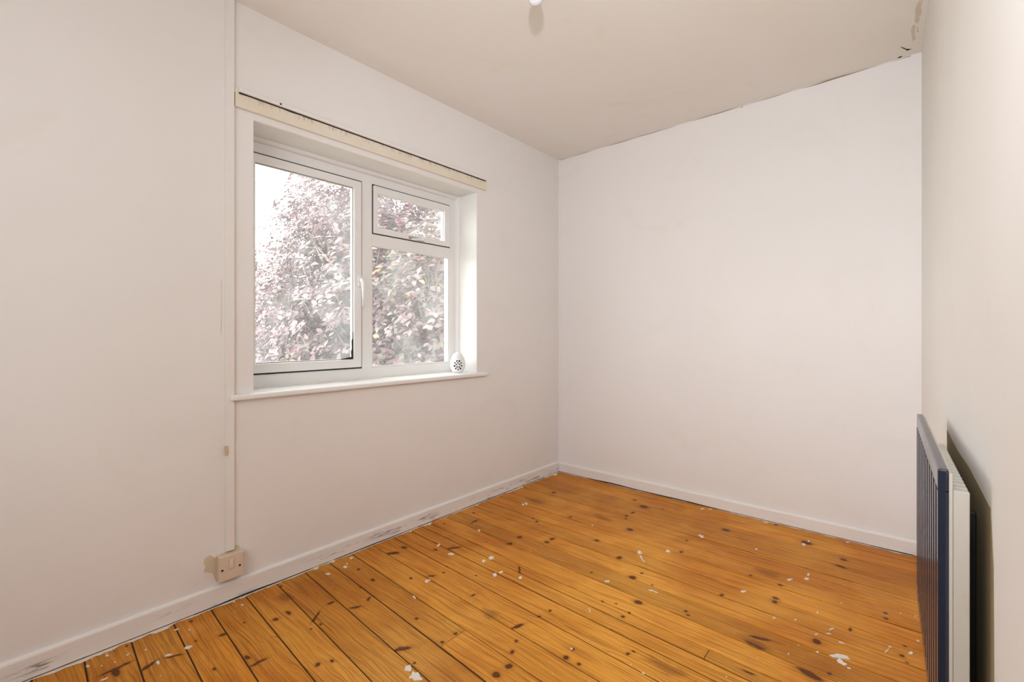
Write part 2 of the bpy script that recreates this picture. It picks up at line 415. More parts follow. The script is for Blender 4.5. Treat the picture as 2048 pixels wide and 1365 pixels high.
        for (kx, ky, ang, a, b) in ks:
            g = m.n('ShaderNodeGroup'); g.node_tree = kg
            m.link(fl2.outputs[0], g.inputs[0]); g.inputs[1].default_value = (kx, ky, 0); g.inputs[2].default_value = -ang; g.inputs[3].default_value = (1/a, 1/b, 0)
            dist = g.outputs[0] if dist is None else m.math('MINIMUM', dist, g.outputs[0])
        c = m.mix(m.rng(dist, 2.4, 1.0, 0, .35), c, tuple(x*.7 for x in lo))
        c = m.mix(m.rng(dist, 1.25, .75, 0, .92), c, (.075, .017, .003))
        c = m.mix(m.rng(dist, .55, .25, 0, .5), c, (.16, .055, .016))
    rg = m.rng(m.noise(m.mapv(p, (3, 12, 1)), 3, 4), .3, .7, .34, .52)
    hgt = m.math('SUBTRACT', g1, m.math('MULTIPLY', m.rng(fl, .66, .76), .6))
    m.bsdf(c, rg, m.bump(hgt, .10, .003), spec=.16)
    return m.mat

def plank(i, x0, x1, tone, pale):
    """one board between seam i and i+1 from x0 to x1"""
    g = .0023
    def yl(j, x): t = (x - XL) / -XL; return SL[j] + (SR[j] - SL[j]) * t
    rnd = random.Random(i*17 + int(x0*100))
    top = ZF + rnd.uniform(-.0009, .0009)
    ks = []
    for k in knots:
        if x0-.05 < k[0] < x1+.05 and yl(i, k[0])-.02 < k[1] < yl(i+1, k[0])+.02: ks.append(k)
    xa, xb = x0 + .001, x1 - .001
    ch = .0018
    def corners(ins, z, tr=0):
        a = [(xa+ins, yl(i, xa)+g+ins, z), (xb-ins, yl(i, xb)+g+ins, z), (xb-ins, yl(i+1, xb)-g-ins, z), (xa+ins, yl(i+1, xa)-g-ins, z)]
        return a
    vs = corners(0, -.002) + corners(0, top-ch*.6) + corners(ch, top)
    fs = [(3,2,1,0), (8,9,10,11)]
    for q in (0, 4):
        for k in range(4): fs.append((q+k, q+(k+1) % 4, q+4+(k+1) % 4, q+4+k))
    # clip against the room: back wall and the slanted right wall
    vs = [(min(x, xr(y)-.001) if x1 > -.01 else x, min(y, YB), z) for x, y, z in vs]
    mb = MB(); mb.add(vs, fs)
    return mb.build('plank', plank_mat(i*3+int(x0*10) % 3, ks, tone, pale, [q for q in STAINS if yl(i, q[0])-q[4]*1.7 < q[1] < yl(i+1, q[0])+q[4]*1.7]), floor)

jx = on_floor(905, 1278)[0]                       # butt joint seen in the photo
jx2 = on_floor(1405, 1322)[0]
for i in range(len(SL)-1):
    if SL[i+1] < YR+.02: continue
    rnd = random.Random(900+i)
    tone = rnd.uniform(.90, 1.16)
    if SL[i] < .3: tone *= .92
    if i == 15:
        plank(i, XL, jx, tone, .3); plank(i, jx, .20, 1.10, .9)
    elif i == 20:
        plank(i, XL, jx2, tone, .2); plank(i, jx2, .20, .95, .3)
    else:
        plank(i, XL, .20, tone, rnd.choice((.1, .2, .5, .8)))

# ------------------------------------------------------------------ white paint spilt on the boards
def blob(name, px, py, w, h, parent, mat, rot=0, rough=.35, z=.0009, seed=0, n=16):
    """an irregular dried splash lying on the boards; size read off the photograph"""
    pts = []
    for k in range(n):
        a = -k*2*math.pi/n
        r = 1 + rough*mnoise.noise(Vector((math.cos(a)*1.7+seed*3.1, math.sin(a)*1.7, seed*1.7)))*1.8
        x, y = w*r*math.cos(a), h*r*math.sin(a)
        pts.append(on_floor(px + x*math.cos(rot)-y*math.sin(rot), py + x*math.sin(rot)+y*math.cos(rot), ZF))
    mb = MB(); t = ZF+.0008+(seed % 6)*.00025
    cx = sum(p[0] for p in pts)/n; cy = sum(p[1] for p in pts)/n
    vs = [(x, y, ZF-.0012) for x, y in pts] + [(cx+(x-cx)*.85, cy+(y-cy)*.85, t+.0008) for x, y in pts]
    mb.add(vs, [tuple(range(n, 2*n))] + [(k, (k+1) % n, n+(k+1) % n, n+k) for k in range(n)])
    return mb.build(name, mat, parent, fix=False)
SP = []
def P(ox, oy, s, items):
    for it in items: SP.append((ox+it[0]/s, oy+it[1]/s, it[2]/2/s, it[3]/2/s, it[4] if len(it) > 4 else 0))
P(700,1000,3.74,[(440,1262,66,44,-.5),(490,1326,98,70),(573,610,32,30),(595,604,18,10),(480,733,36,12,.6),(757,408,46,16),(1000,462,34,22,-.4),(1055,438,46,24,-.2),(1085,564,34,26,-.6),(1128,545,30,14,-.3),(1272,588,24,18),(660,342,28,13,-.3),(478,215,15,11),(965,232,20,15),(1318,30,24,18,.5),(1296,38,24,9),(10,438,30,9,-.2)])
P(400,1065,4.55,[(1195,262,58,30),(1055,325,70,36,-.4),(1165,382,56,12,-.05),(1320,318,40,17,-.1),(1380,238,36,8,-.3),(385,665,26,11),(370,600,26,12,.4),(310,637,20,8),(395,573,18,8,.3),(1338,290,14,8)])
P(60,1140,5.12,[(1615,800,80,28,-.25),(1310,955,38,36),(1415,880,70,14,-.2),(790,885,38,16,-.2),(590,992,34,22),(785,866,36,8,-.4),(625,910,22,10),(1005,872,44,10,-.6),(765,1127,80,12,-.4),(450,960,26,10),(835,830,16,10),(870,952,14,12),(1183,825,30,9,-.5),(732,990,14,10),(1630,620,18,12),(1500,615,50,8,-.3)])
P(1000,930,4.551,[(500,88,48,16),(1840,404,34,13),(1915,406,36,9,.1),(1838,657,42,26,.3),(1815,645,22,10,-.4),(1530,788,46,22,.2),(1268,800,44,26,.3),(1285,845,52,12,1.1),(1308,878,30,7,.8),(840,555,16,9)])
P(1000,1130,4.551,[(185,122,28,22),(977,153,48,20),(650,768,22,16),(12,72,30,12),(1380,240,60,9,.2),(1420,255,30,8,.3),(818,425,10,44,-.3),(1305,990,30,10,.4),(1195,915,14,12)])
P(1400,970,4.551,[(945,545,46,18,.5),(990,518,22,10),(985,822,26,20),(970,858,40,16,.1),(820,866,58,16,-.15),(1345,525,38,9),(512,590,24,10),(600,346,44,6,.1)])
P(1400,1150,4.551,[(1280,750,165,38,.15),(1290,805,150,30,.45),(1355,856,48,14,.5),(1240,745,60,30,.3),(1702,697,56,16,-.8),(1728,662,30,9,.2),(1918,718,44,24),(1198,500,56,10,-.3),(870,413,22,13),(675,397,26,16),(1070,347,18,12),(1985,605,34,12,.4),(395,157,46,16),(1172,541,46,7,.1),(1058,546,30,8),(240,935,14,18),(1070,708,28,14,.4),(1285,262,14,10),(1290,625,56,4,.3),(805,728,14,10),(520,766,14,9),(895,645,12,8),(1960,382,20,9),(1825,356,12,8)])
for k, (x, y, w, h, r) in enumerate(SP):
    blob('paint_splash', x, y, max(w, 1.2), max(h, .8), floor, M['paint_drip'], r, .42, seed=k)

# ------------------------------------------------------------------ skirting boards
def skirt(name, p0, p1, nrm, h, mat, t=.016):
    """profile: flat face, rounded top"""
    prof = [(0, ZF+.004), (t, ZF+.004), (t, h-.012)] + [(t-.012+.012*math.cos(a), h-.012+.012*math.sin(a)) for a in (.4, .8, 1.2, 1.57)] + [(0, h)]
    mb = MB()
    f = lambda q: (lambda a, b: (q[0]+nrm[0]*a, q[1]+nrm[1]*a, b))
    mb.prism(prof, f(p0), f(p1))
    o = mb.build(name, mat, bevel=.002)
    return tag(o, kind='structure')
bl = skirt('baseboard_left', (XL, YR), (XL, YB), (1, 0), .086, M['skirting'])
bb = skirt('baseboard_back', (XL+.016, YB), (xr(YB), YB), (0, -1), .080, M['skirting_clean'])
def ragged(name, parent, org, along, out, length, wmin, wmax, z, th, mat, seed, gap=.0, step=.012):
    """a torn-edged strip of paint or dirt lying along the foot of a skirting board"""
    mb = MB(); n = int(length/step); run = []
    def flush():
        if len(run) < 3: return
        top = [(org[0]+along[0]*s, org[1]+along[1]*s, z+th) for s, w in run]
        ed = [(org[0]+along[0]*s+out[0]*w, org[1]+along[1]*s+out[1]*w, z+th*.4) for s, w in run]
        q = len(run)
        mb.add(top+ed, [(k, k+1, q+k+1, q+k) for k in range(q-1)])
    for k in range(n+1):
        s = k*step
        g = mnoise.noise(Vector((s*3.1, seed*5.3, 0)))
        w = wmin + (wmax-wmin)*max(0, .5+.9*mnoise.noise(Vector((s*19, seed, 2)))+.5*mnoise.noise(Vector((s*60, seed, 5)))) * max(.1, min(1, .6+g))
        if g < gap: flush(); run.clear()
        else: run.append((s, w))
    flush()
    return mb.build(name, mat, parent)
ragged('paint_edge', bl, (XL+.014, YR), (0, 1), (1, 0), YB-YR-.03, .004, .032, ZF, .0012, M['paint_drip'], 1, -.5)
ragged('paint_edge', bb, (XL+.02, YB-.014), (1, 0), (0, -1), 2.05, .003, .020, ZF, .0012, M['paint_drip'], 4, -.25)
def gapstrip(parent, org, along, nrm, length, seed):
    """dark open joint between the skirting board and the floor"""
    mb = MB(); step = .02
    for k in range(int(length/step)):
        s = k*step; h = .0005+.010*max(0, mnoise.noise(Vector((s*3.3, seed*2.7, 1))))
        h2 = .0005+.010*max(0, mnoise.noise(Vector(((s+step)*3.3, seed*2.7, 1))))
        if mnoise.noise(Vector((s*3.3, seed*2.7, 1))) < -.12: continue
        a = Vector((org[0]+along[0]*s, org[1]+along[1]*s, 0)); b = a+Vector((along[0], along[1], 0))*step
        nn = Vector((nrm[0], nrm[1], 0))*.0007; d = Vector((nrm[0], nrm[1], 0))*-.002
        z0, z1, z2 = Vector((0, 0, ZF+.0015)), Vector((0, 0, ZF+.0025+h)), Vector((0, 0, ZF+.0025+h2))
        mb.add([a+nn+z0, b+nn+z0, b+nn+z2, a+nn+z1], [(0, 1, 2, 3)])
    return mb.build('dark_joint', M['dark'], parent)
gapstrip(bl, (XL+.016, YR), (0, 1), (1, 0), YB-YR-.02, 2)
gapstrip(bb, (XL+.02, YB-.016), (1, 0), (0, -1), 2.05, 9)

# ------------------------------------------------------------------ window
XF = -2.229                                          # room-side face of the frame
XK = XF - .030
win = tag(empty('window_1', (0, 0, 0)), kind='structure')
def ring(name, y0, y1, z0, z1, w, xa, xb, mat, parent, bev=.003, wl=None, wr=None, wt=None, wb=None):
    wl = w if wl is None else wl; wr = w if wr is None else wr; wt = w if wt is None else wt; wb = w if wb is None else wb
    mb = MB()
    O = [(y0, z0), (y1, z0), (y1, z1), (y0, z1)]
    I = [(y0+wl, z0+wb), (y1-wr, z0+wb), (y1-wr, z1-wt), (y0+wl, z1-wt)]
    vs = [(xa, y, z) for y, z in O] + [(xa, y, z) for y, z in I] + [(xb, y, z) for y, z in O] + [(xb, y, z) for y, z in I]
    fs = []
    for k in range(4):
        j = (k+1) % 4
        fs += [(k, j, 4+j, 4+k), (8+k, 12+k, 12+j, 8+j), (k, 8+k, 8+j, j), (4+k, 4+j, 12+j, 12+k)]
    mb.add(vs, fs)
    return mb.build(name, mat, parent, bev)
ring('outer_frame', OY0, OY1, .815, OZ1, .05, XF, XK, M['upvc'], win, wl=.034, wr=.074, wt=.066, wb=.066)
boxo('mullion', (XK, 1.343, .878), (XF+.004, 1.406, 1.884), M['upvc'], win, .003)
boxo('transom', (XK, 1.404, 1.547), (XF+.004, 1.965, 1.611), M['upvc'], win, .003)
# left opening casement
cas = ring('casement', .764, 1.3355, .8865, 1.8745, .0445, XF+.016, XK+.006, M['upvc'], win, .004, wb=.0435, wt=.0395)
ring('glazing_bead', .806, 1.294, .927, 1.838, .007, XF+.004, XF-.009, M['upvc'], cas, .0015)
boxo('pane', (XF-.013, .803, .925), (XF-.009, 1.297, 1.840), M['glass'], cas)
# small top light
ven = ring('top_light', 1.4115, 1.9585, 1.6155, 1.8765, .0445, XF+.016, XK+.006, M['upvc'], win, .004, wl=.0235, wb=.0295, wt=.0395)
ring('glazing_bead', 1.433, 1.916, 1.643, 1.839, .006, XF+.004, XF-.009, M['upvc'], ven, .0015)
boxo('pane', (XF-.013, 1.430, 1.640), (XF-.009, 1.918, 1.842), M['glass'], ven)
# fixed lower light
ring('glazing_bead', 1.405, 1.964, .881, 1.549, .007, XF-.003, XF-.009, M['upvc'], win, .0015)
boxo('pane', (XF-.013, 1.402, .878), (XF-.009, 1.967, 1.552), M['glass'], win)
# dark seals round the opening lights
ring('seal', .757, 1.343, .879, 1.882, .009, XF+.003, XF-.004, M['gasket'], win, 0)
ring('seal', 1.4045, 1.966, 1.6085, 1.8835, .009, XF+.003, XF-.004, M['gasket'], win, 0)
ring('seal', .8085, 1.2915, .930, 1.8355, .003, XF+.0045, XF-.002, M['gasket'], cas, 0)
# torn rubber gasket in the lower corner of the casement
mb = MB()
pts = [(1.2915, .9305), (1.2915, 1.075), (1.288, 1.07), (1.2875, 1.04), (1.283, 1.03), (1.284, .985), (1.279, .97), (1.281, .943), (1.22, .9335), (1.22, .9305)]
mb.prism(pts, lambda a, b: (XF+.0035, a, b), lambda a, b: (XF+.0075, a, b))
mb.build('torn_gasket', M['gasket'], cas)
# casement handle
mb = MB()
hy_, hz = 1.322, 1.325
mb.box((XF+.016, hy_-.013, hz-.012), (XF+.026, hy_+.013, hz+.045))
hb = mb.build('handle', M['white_plastic'], cas, .003)
mb = MB()
mb.tube([(XF+.026, hy_, hz+.024), (XF+.044, hy_, hz+.022), (XF+.052, hy_+.001, hz+.004), (XF+.050, hy_+.003, hz-.05), (XF+.047, hy_+.004, hz-.118)], [.011, .011, .0105, .008, .006], 10)
mb.build('handle_lever', M['white_plastic'], cas, smooth=True)
# top light catch
mb = MB(); mb.box((XF+.016, 1.64, 1.617), (XF+.022, 1.745, 1.634)); mb.build('catch_plate', M['steel'], ven, .001)
mb = MB(); mb.tube([(XF+.022, 1.735, 1.626), (XF+.038, 1.73, 1.624), (XF+.040, 1.70, 1.620), (XF+.036, 1.648, 1.615)], [.007, .007, .006, .005], 8); mb.build('catch_lever', M['white_plastic'], ven, smooth=True)
# rounded bead where the frame meets the plaster, and the lined soffit
def quad(name, a, b, ax, r, mat):
    """quarter-round bead from a to b; ax = the two directions towards the room and along the wall"""
    mb = MB(); prof = [(0, 0)] + [(r*math.cos(t), r*math.sin(t)) for t in (0, .4, .8, 1.2, 1.57)]
    e1, e2 = Vector(ax[0]), Vector(ax[1])
    mb.prism(prof, lambda u, v: Vector(a)+e1*u+e2*v, lambda u, v: Vector(b)+e1*u+e2*v)
    return mb.build(name, mat, win, smooth=False)
quad('corner_bead', (XF, OY0, OZ1), (XF, OY1, OZ1), ((1, 0, 0), (0, 0, -1)), .020, M['upvc'])
quad('corner_bead', (XF, OY1, .82), (XF, OY1, OZ1), ((1, 0, 0), (0, -1, 0)), .024, M['upvc'])
so = boxo('soffit_lining', (XF-.06, OY0, OZ1-.002), (XL-.003, OY1, OZ1+.01), M['soffit'], win)
boxo('reveal_lining', (XF-.06, OY1-.002, .82), (XL-.003, OY1+.01, OZ1), M['sill'], win)
# window board
mb = MB()
sx0, sx1, sz0, sz1 = XF-.05, XL+.026, .797, .821
mb.add([(sx0, OY0, sz0), (XL, OY0, sz0), (XL, .652, sz0), (sx1, .652, sz0), (sx1, 2.112, sz0), (XL, 2.112, sz0), (XL, OY1, sz0), (sx0, OY1, sz0)] +
       [(sx0, OY0, sz1), (XL, OY0, sz1), (XL, .652, sz1), (sx1, .652, sz1), (sx1, 2.112, sz1), (XL, 2.112, sz1), (XL, OY1, sz1), (sx0, OY1, sz1)],
       [(7,6,5,4,3,2,1,0), (8,9,10,11,12,13,14,15)] + [(k, (k+1) % 8, 8+(k+1) % 8, 8+k) for k in range(8)])
sill = tag(mb.build('trim_1', M['sill'], bevel=.008, bseg=3), kind='structure')
boxo('sealant_bead', (XF-.001, OY0+.002, .820), (XF+.008, OY1-.02, .827), M['sill'], sill, .003)

# ------------------------------------------------------------------ curtain batten above the window
bat = empty('curtain_batten', (XL, .667, 1.975))
bat.location = (0, 0, 0)
tag(bat, 'stained cream batten with a dark-slotted curtain rail above the window', 'curtain rail')
boxo('batten', (XL, .667, 1.975), (XL+.013, 2.109, 2.049), M['fascia'], bat, .002)
boxo('rail_lip', (XL+.013, .682, 2.034), (XL+.024, 2.103, 2.049), M['trunk'], bat, .002)
mb = MB()
for k in range(120):
    s0 = .682+k*(1.42/120); s1 = s0+1.42/120
    a = .0045+.004*max(0, mnoise.noise(Vector((s0*14, 3, 0)))); b = .0045+.004*max(0, mnoise.noise(Vector((s1*14, 3, 0))))
    mb.add([(XL+.0138, s0, 2.0345), (XL+.0138, s1, 2.0345), (XL+.0138, s1, 2.0335-b), (XL+.0138, s0, 2.0335-a)], [(0, 1, 2, 3)])
mb.build('rail_slot', M['dark'], bat)
mb = MB(); mb.lathe([(.004, 0), (.004, .0012)], 8); sc = mb.build('screw_hole', M['dark'], bat); sc.location = (XL+.0245, .84, 2.042); sc.rotation_euler = (0, math.pi/2, 0)
mb = MB(); mb.box((XL+.0128, .667, 1.976), (XL+.0136, .6685, 2.03)); mb.build('end_joint', M['dark'], bat)

# ------------------------------------------------------------------ cable trunking and switch
tr = tag(empty('cable_trunking'), 'narrow white painted cable trunking running down the wall left of the window', 'trunking')
boxo('trunking_base', (XL, .636, .205), (XL+.008, .670, ZC), M['trunk'], tr, .001)
boxo('trunking_cover', (XL+.008, .639, .205), (XL+.013, .667, ZC), M['trunk'], tr, .002)
def patch(name, parent, pts, x0, th, mat, plane='left'):
    mb = MB()
    mb.prism(pts, lambda a, b: (x0, a, b), lambda a, b: (x0+th, a, b)); return mb.build(name, mat, parent)
yz = [on_left(px, py, XL+.013) for px, py in ((448, 893), (457, 892), (458, 908), (455, 914), (449, 911))]
patch('bare_patch', tr, yz, XL+.0128, .0006, M['scuff'])

sw = tag(empty('wall_switch'), 'yellowed cream surface-mounted switch box low on the wall above the skirting', 'switch')
SY0, SY1, SZ0, SZ1 = .603, .689, .107, .203
boxo('back_box', (XL, SY0+.002, SZ0+.004), (XL+.036, SY1-.002, SZ1-.003), M['cream_side'], sw, .002)
fp = boxo('face_plate', (XL+.036, SY0, SZ0), (XL+.045, SY1, SZ1), M['cream_plate'], sw, .003, 3)
boxo('rocker_surround', (XL+.0448, .6355, .149), (XL+.0462, .6545, .1885), M['cream_side'], fp, .0006)
boxo('rocker', (XL+.0455, .6385, .1525), (XL+.0495, .6515, .1855), M['rocker'], fp, .0015)
for (px, py) in ((444.8, 1142.5), (479.6, 1131)):
    y, z = on_left(px, py, XL+.045)
    mb = MB(); mb.lathe([(.0042, 0), (.0042, .0008)], 12); s_ = mb.build('screw', M['bracket'], fp); s_.location = (XL+.0449, y, z); s_.rotation_euler = (0, math.pi/2, 0)
# bare cream patches of wall round the switch
def wall_patch(px, mat, name='bare_patch'):
    patch(name, wl, [on_left(*q) for q in px], XL-.0003, .0008, mat)
wall_patch([(409, 1118), (420, 1111), (433, 1118), (434, 1166), (424, 1147), (407, 1145), (411, 1133), (407, 1129)], M['cream'])
wall_patch([(465, 1091), (478, 1091), (480, 1100), (482, 1110), (465, 1114)], M['cream'])
wall_patch([(464, 1103), (470, 1104), (474, 1099), (479, 1101), (475, 1107), (465, 1109)], M['dark'], 'cable_hole')
wall_patch([(441.5, 560), (443.5, 558), (444, 640), (443, 672), (441, 668), (442, 610)], M['run'], 'paint_run')

# ------------------------------------------------------------------ egg-shaped gadget on the sill
egg = tag(empty('egg_shaped_freshener', (-2.125, 1.943, .8212), math.radians(-38)), 'white egg-shaped air freshener with pierced front standing on the window sill', 'air freshener')
EH, EW, ED = .128, .047, .034
def egg_p(t):  # half width, t 0..1 bottom to top
    k = (t-.44)/.56 if t > .44 else (.44-t)/.52
    return math.sqrt(max(0, 1-k*k))
mb = MB()
prof = [(max(egg_p(t), .02)*EW, EH*t) for t in [.5-.5*math.cos(math.pi*k/26) for k in range(27)]]
mb.lathe(prof, 32, ED/EW, 1)
shell_o = mb.build('shell', M['white_plastic'], egg, smooth=True)
mb = MB()
rm = [(.0, 0)]
def front_x(y, z):
    r = egg_p(z/EH)*EW; q = max(0, 1-(y/r)**2); return ED/EW*r*math.sqrt(q)
holes = []
cz = .050
for k in range(9):
    a = k*2*math.pi/9+.35; holes.append((.0215*math.sin(a), cz+.027*math.cos(a), (.0060, .0046, .0052)[k % 3]))
for k in range(5):
    a = k*2*math.pi/5; holes.append((.0105*math.sin(a), cz+.0135*math.cos(a), .0046))
for (y, z, r) in holes:
    n = 7; x = front_x(y, z)
    e = .004
    nx = Vector((1, -(front_x(y+e, z)-front_x(y-e, z))/(2*e), -(front_x(y, z+e)-front_x(y, z-e))/(2*e))).normalized()
    mb = MB(); mb.lathe([(r, -.002), (r, .0010), (r*.6, .0012)], n)
    h_ = mb.build('vent_hole', M['bracket'], egg)
    h_.location = (x, y, z); h_.rotation_euler = nx.to_track_quat('Z', 'Y').to_euler()
mb = MB(); mb.lathe([(.004, 0), (.004, .0015), (.002, .003)], 10); b_ = mb.build('indicator', M['bulb'], egg); b_.location = (front_x(0, .098), 0, .098); b_.rotation_euler = (0, math.radians(75), 0)

# ------------------------------------------------------------------ ceiling lamp at the top edge of the picture
lamp = tag(empty('ceiling_lampholder', (-1.046, 1.343, ZC)), 'white ceiling lampholder with a bare unlit bulb at the top edge', 'lamp')
mb = MB(); mb.lathe([(.045, -.022), (.052, -.018), (.052, -.002), (.050, .0)], 32); mb.build('ceiling_rose', M['white_plastic'], lamp, smooth=False)
mb = MB(); mb.lathe([(.017, -.060), (.019, -.058), (.019, -.045), (.022, -.043), (.022, -.022)], 24); mb.build('lampholder', M['white_plastic'], lamp)
mb = MB(); mb.lathe([(.003, -.122), (.014, -.119), (.024, -.110), (.029, -.098), (.029, -.088), (.024, -.074), (.016, -.062), (.014, -.056)], 24); mb.build('bulb', M['bulb'], lamp, smooth=True)

# ------------------------------------------------------------------ radiator on the right wall
tilt = math.radians(1.79)
wdir = Vector((-math.sin(tilt), math.cos(tilt), 0)); wn = Vector((-math.cos(tilt), -math.sin(tilt), 0))
foot = Vector((0, 0, 0)) - wn*(.131)
rad = tag(empty('radiator'), 'navy ribbed panel radiator with cream fins mounted on the right wall', 'radiator')
def W(s, n, z): return foot + wdir*s + wn*n + Vector((0, 0, z))
R0, R1, RZ0, RZ1 = 1.060, 1.747, .318, .838
# ribbed front panel: vertical flutes
mb = MB(); prof = []
pitch = .0343; nr = 13; nf, nv = .063, .0535
prof.append((R0, .049)); prof.append((R0, nf))
for k in range(nr):
    a = R0 + (R1-R0)*(k+.0)/nr; L = (R1-R0)/nr
    prof += [(a+L*.34, nf), (a+L*.56, nv), (a+L*.76, nv), (a+L*.98, nf)]
prof += [(R1, nf), (R1, .049)]
mb.prism(prof, lambda a, b: W(a, b, RZ0+.03), lambda a, b: W(a, b, RZ1-.038))
mb.build('front_panel', M['rad'], rad)
def wbox(s0, s1, n0, n1, z0, z1):
    mb = MB(); mb.add([W(s0, n0, z0), W(s1, n0, z0), W(s1, n1, z0), W(s0, n1, z0), W(s0, n0, z1), W(s1, n0, z1), W(s1, n1, z1), W(s0, n1, z1)],
        [(0,3,2,1),(4,5,6,7),(0,1,5,4),(1,2,6,5),(2,3,7,6),(3,0,4,7)]); return mb
wbox(R0, R1, .049, nf, RZ1-.038, RZ1).build('top_header', M['rad'], rad, .003)
wbox(R0, R1, .049, nf, RZ0, RZ0+.03).build('bottom_header', M['rad'], rad, .003)
wbox(R0-.0012, R0, .0535, nf-.0006, RZ0+.004, RZ1-.004).build('end_edge', M['rad_edge'], rad)
wbox(R0-.0015, R1, .0445, .0492, RZ0+.006, RZ1-.006).build('back_panel', M['rad_cream'], rad, .001)
# cream convector fins welded to the back
fin_n0, fin_n1 = .0240, .0445
for k in range(18):
    s = R0+.001+k*.0245
    wbox(s, s+(.0165 if k else .0165), fin_n0, fin_n1, RZ0+.03, .804).build('fin', M['rad_cream'], rad, .001, 1)
for s in (1.20, 1.58):
    wbox(s, s+.022, .0015, .0235, RZ0+.03, .735).build('bracket', M['bracket'], rad, .002)
# unpainted plaster behind the radiator
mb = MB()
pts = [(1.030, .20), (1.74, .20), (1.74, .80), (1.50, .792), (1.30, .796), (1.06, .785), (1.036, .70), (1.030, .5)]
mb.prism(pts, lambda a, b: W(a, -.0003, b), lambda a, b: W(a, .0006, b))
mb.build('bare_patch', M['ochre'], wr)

# ------------------------------------------------------------------ cracks in the ceiling corner
def on_back(px, py):
    d = ray(px, py); t = YB/d[1]; return (t*d[0], CAM_H+t*d[2])
def on_ceil(px, py): return on_floor(px, py, ZC)
def ceil_mark(px, mat, name):
    mb = MB(); pts = [on_ceil(*q) for q in px]
    mb.prism(pts, lambda a, b: (a, b, ZC+.0003), lambda a, b: (a, b, ZC-.0007)); mb.build(name, mat, ceil)
ceil_mark([(1800, 93.5), (1808, 95.5), (1813, 98), (1817, 97.5), (1823, 98), (1818, 99.5), (1815, 101.5), (1810, 98.5), (1804, 95.8)], M['dark'], 'crack')
ceil_mark([(1795, 115.5), (1801, 112.5), (1805, 112), (1803, 114), (1798, 116)], M['dark'], 'crack')
ceil_mark([(1834, 54), (1836, 54), (1836, 60), (1837, 63), (1834, 64), (1835, 59)], M['scuff'], 'crack')
ceil_mark([(1829, 42), (1831, 30), (1830, 20), (1834, 9), (1838, 1), (1845, 0), (1842, 14), (1843, 26), (1839, 33), (1838, 44), (1833, 47)], M['damp'], 'damp_stain')
ceil_mark([(1822, 60), (1826, 49), (1831, 52), (1829, 66), (1831, 78), (1826, 83), (1824, 72)], M['damp'], 'damp_stain')
def wall_crack(x0, x1, amp, w, seed, mat, parent):
    mb = MB(); n = 60; a = []; b = []
    for k in range(n+1):
        x = x0+(x1-x0)*k/n
        ww = w*max(.05, .5+mnoise.noise(Vector((x*5, seed, 0)))*1.4)
        c = ZC-.004+amp*mnoise.noise(Vector((x*9, seed, 3)))
        a.append((x, YB-.0009, min(c+ww, ZC-.0002))); b.append((x, YB-.0009, c-ww))
    mb.add(a+b, [(k, k+1, n+2+k, n+1+k) for k in range(n)]); mb.build('crack', mat, parent)
wall_crack(-2.03, -.9, .002, .0026, 2, M['crack'], wb)
wall_crack(-.9, .0, .003, .0034, 5, M['crack'], wb)
mb = MB(); mb.lathe([(.006, 0), (.006, .001)], 9); c_ = mb.build('plaster_chip', M['scuff'], wb); c_.location = (on_back(1484, 212)[0], YB-.0002, ZC-.008); c_.rotation_euler = (math.pi/2, 0, 0)

# ------------------------------------------------------------------ outside: ground and the tree
def ground_mat():
    m = NT('lawn'); p = m.coord()
    m.bsdf(m.mix(m.rng(m.noise(p, 2, 5), .3, .7), (.05, .08, .025), (.10, .13, .05)), .9); return m.mat
boxo('ground', (-30, -20, -3.0), (-2.4, 30, -2.8), ground_mat())
tag(bpy.data.objects['ground'], kind='structure')

def leaf_mat(name, c, c2):
    m = NT(name); p = m.coord()
    cc = m.mix(m.rng(m.noise(p, 6, 2), .35, .65), c, c2)
    b = m.bsdf(cc, .38, spec=.55)
    t = m.n('ShaderNodeBsdfTranslucent'); m.link(cc, t.inputs[0])
    mx = m.n('ShaderNodeMixShader'); mx.inputs[0].default_value = .30
    m.link(b.outputs[0], mx.inputs[1]); m.link(t.outputs[0], mx.inputs[2]); m.link(mx.outputs[0], m.out.inputs[0]); return m.mat
LM = [leaf_mat('plum_leaf', (.125, .072, .080), (.17, .105, .11)), leaf_mat('dusty_pink_leaf', (.21, .13, .135), (.25, .17, .165)),
      leaf_mat('grey_green_leaf', (.13, .14, .09), (.175, .18, .115)), leaf_mat('yellow_leaf', (.40, .25, .10), (.44, .30, .14)), leaf_mat('red_leaf', (.26, .07, .085), (.29, .11, .115))]
bark = plain('bark', (.20, .16, .14), .9)
tree = tag(empty('plum_tree', (-4.7, 4.2, -2.8)), 'purple-leaved tree filling the view outside the window', 'tree')
tree.location = (0, 0, 0)
R = random.Random(21)
blobs = [((-4.9, 3.75, .5), (2.0, 1.9, 2.6), 5200), ((-3.55, 3.15, .7), (.85, .85, 1.7), 1700), ((-6.5, 3.65, .3), (2.0, 1.9, 2.9), 6500),
         ((-8.6, 4.1, .2), (2.2, 2.1, 2.8), 5200), ((-5.8, 3.8, 2.4), (1.7, 1.3, 1.5), 2200), ((-3.2, 2.75, .35), (.45, .42, .75), 330),
         ((-6.6, 6.0, .6), (2.6, 2.2, 3.0), 4200)]
LEAF = [Vector((0, 0, 0)), Vector((-.27, .38, .07)), Vector((.27, .38, .07)), Vector((0, .45, 0)), Vector((0, 1, -.10)), Vector((-.20, .72, .03)), Vector((.20, .72, .03))]
LF = [(0, 3, 1), (0, 2, 3), (1, 3, 5), (3, 2, 6), (5, 3, 4), (3, 6, 4)]
leaves = []       # (matrix, material)
twigs = MB()
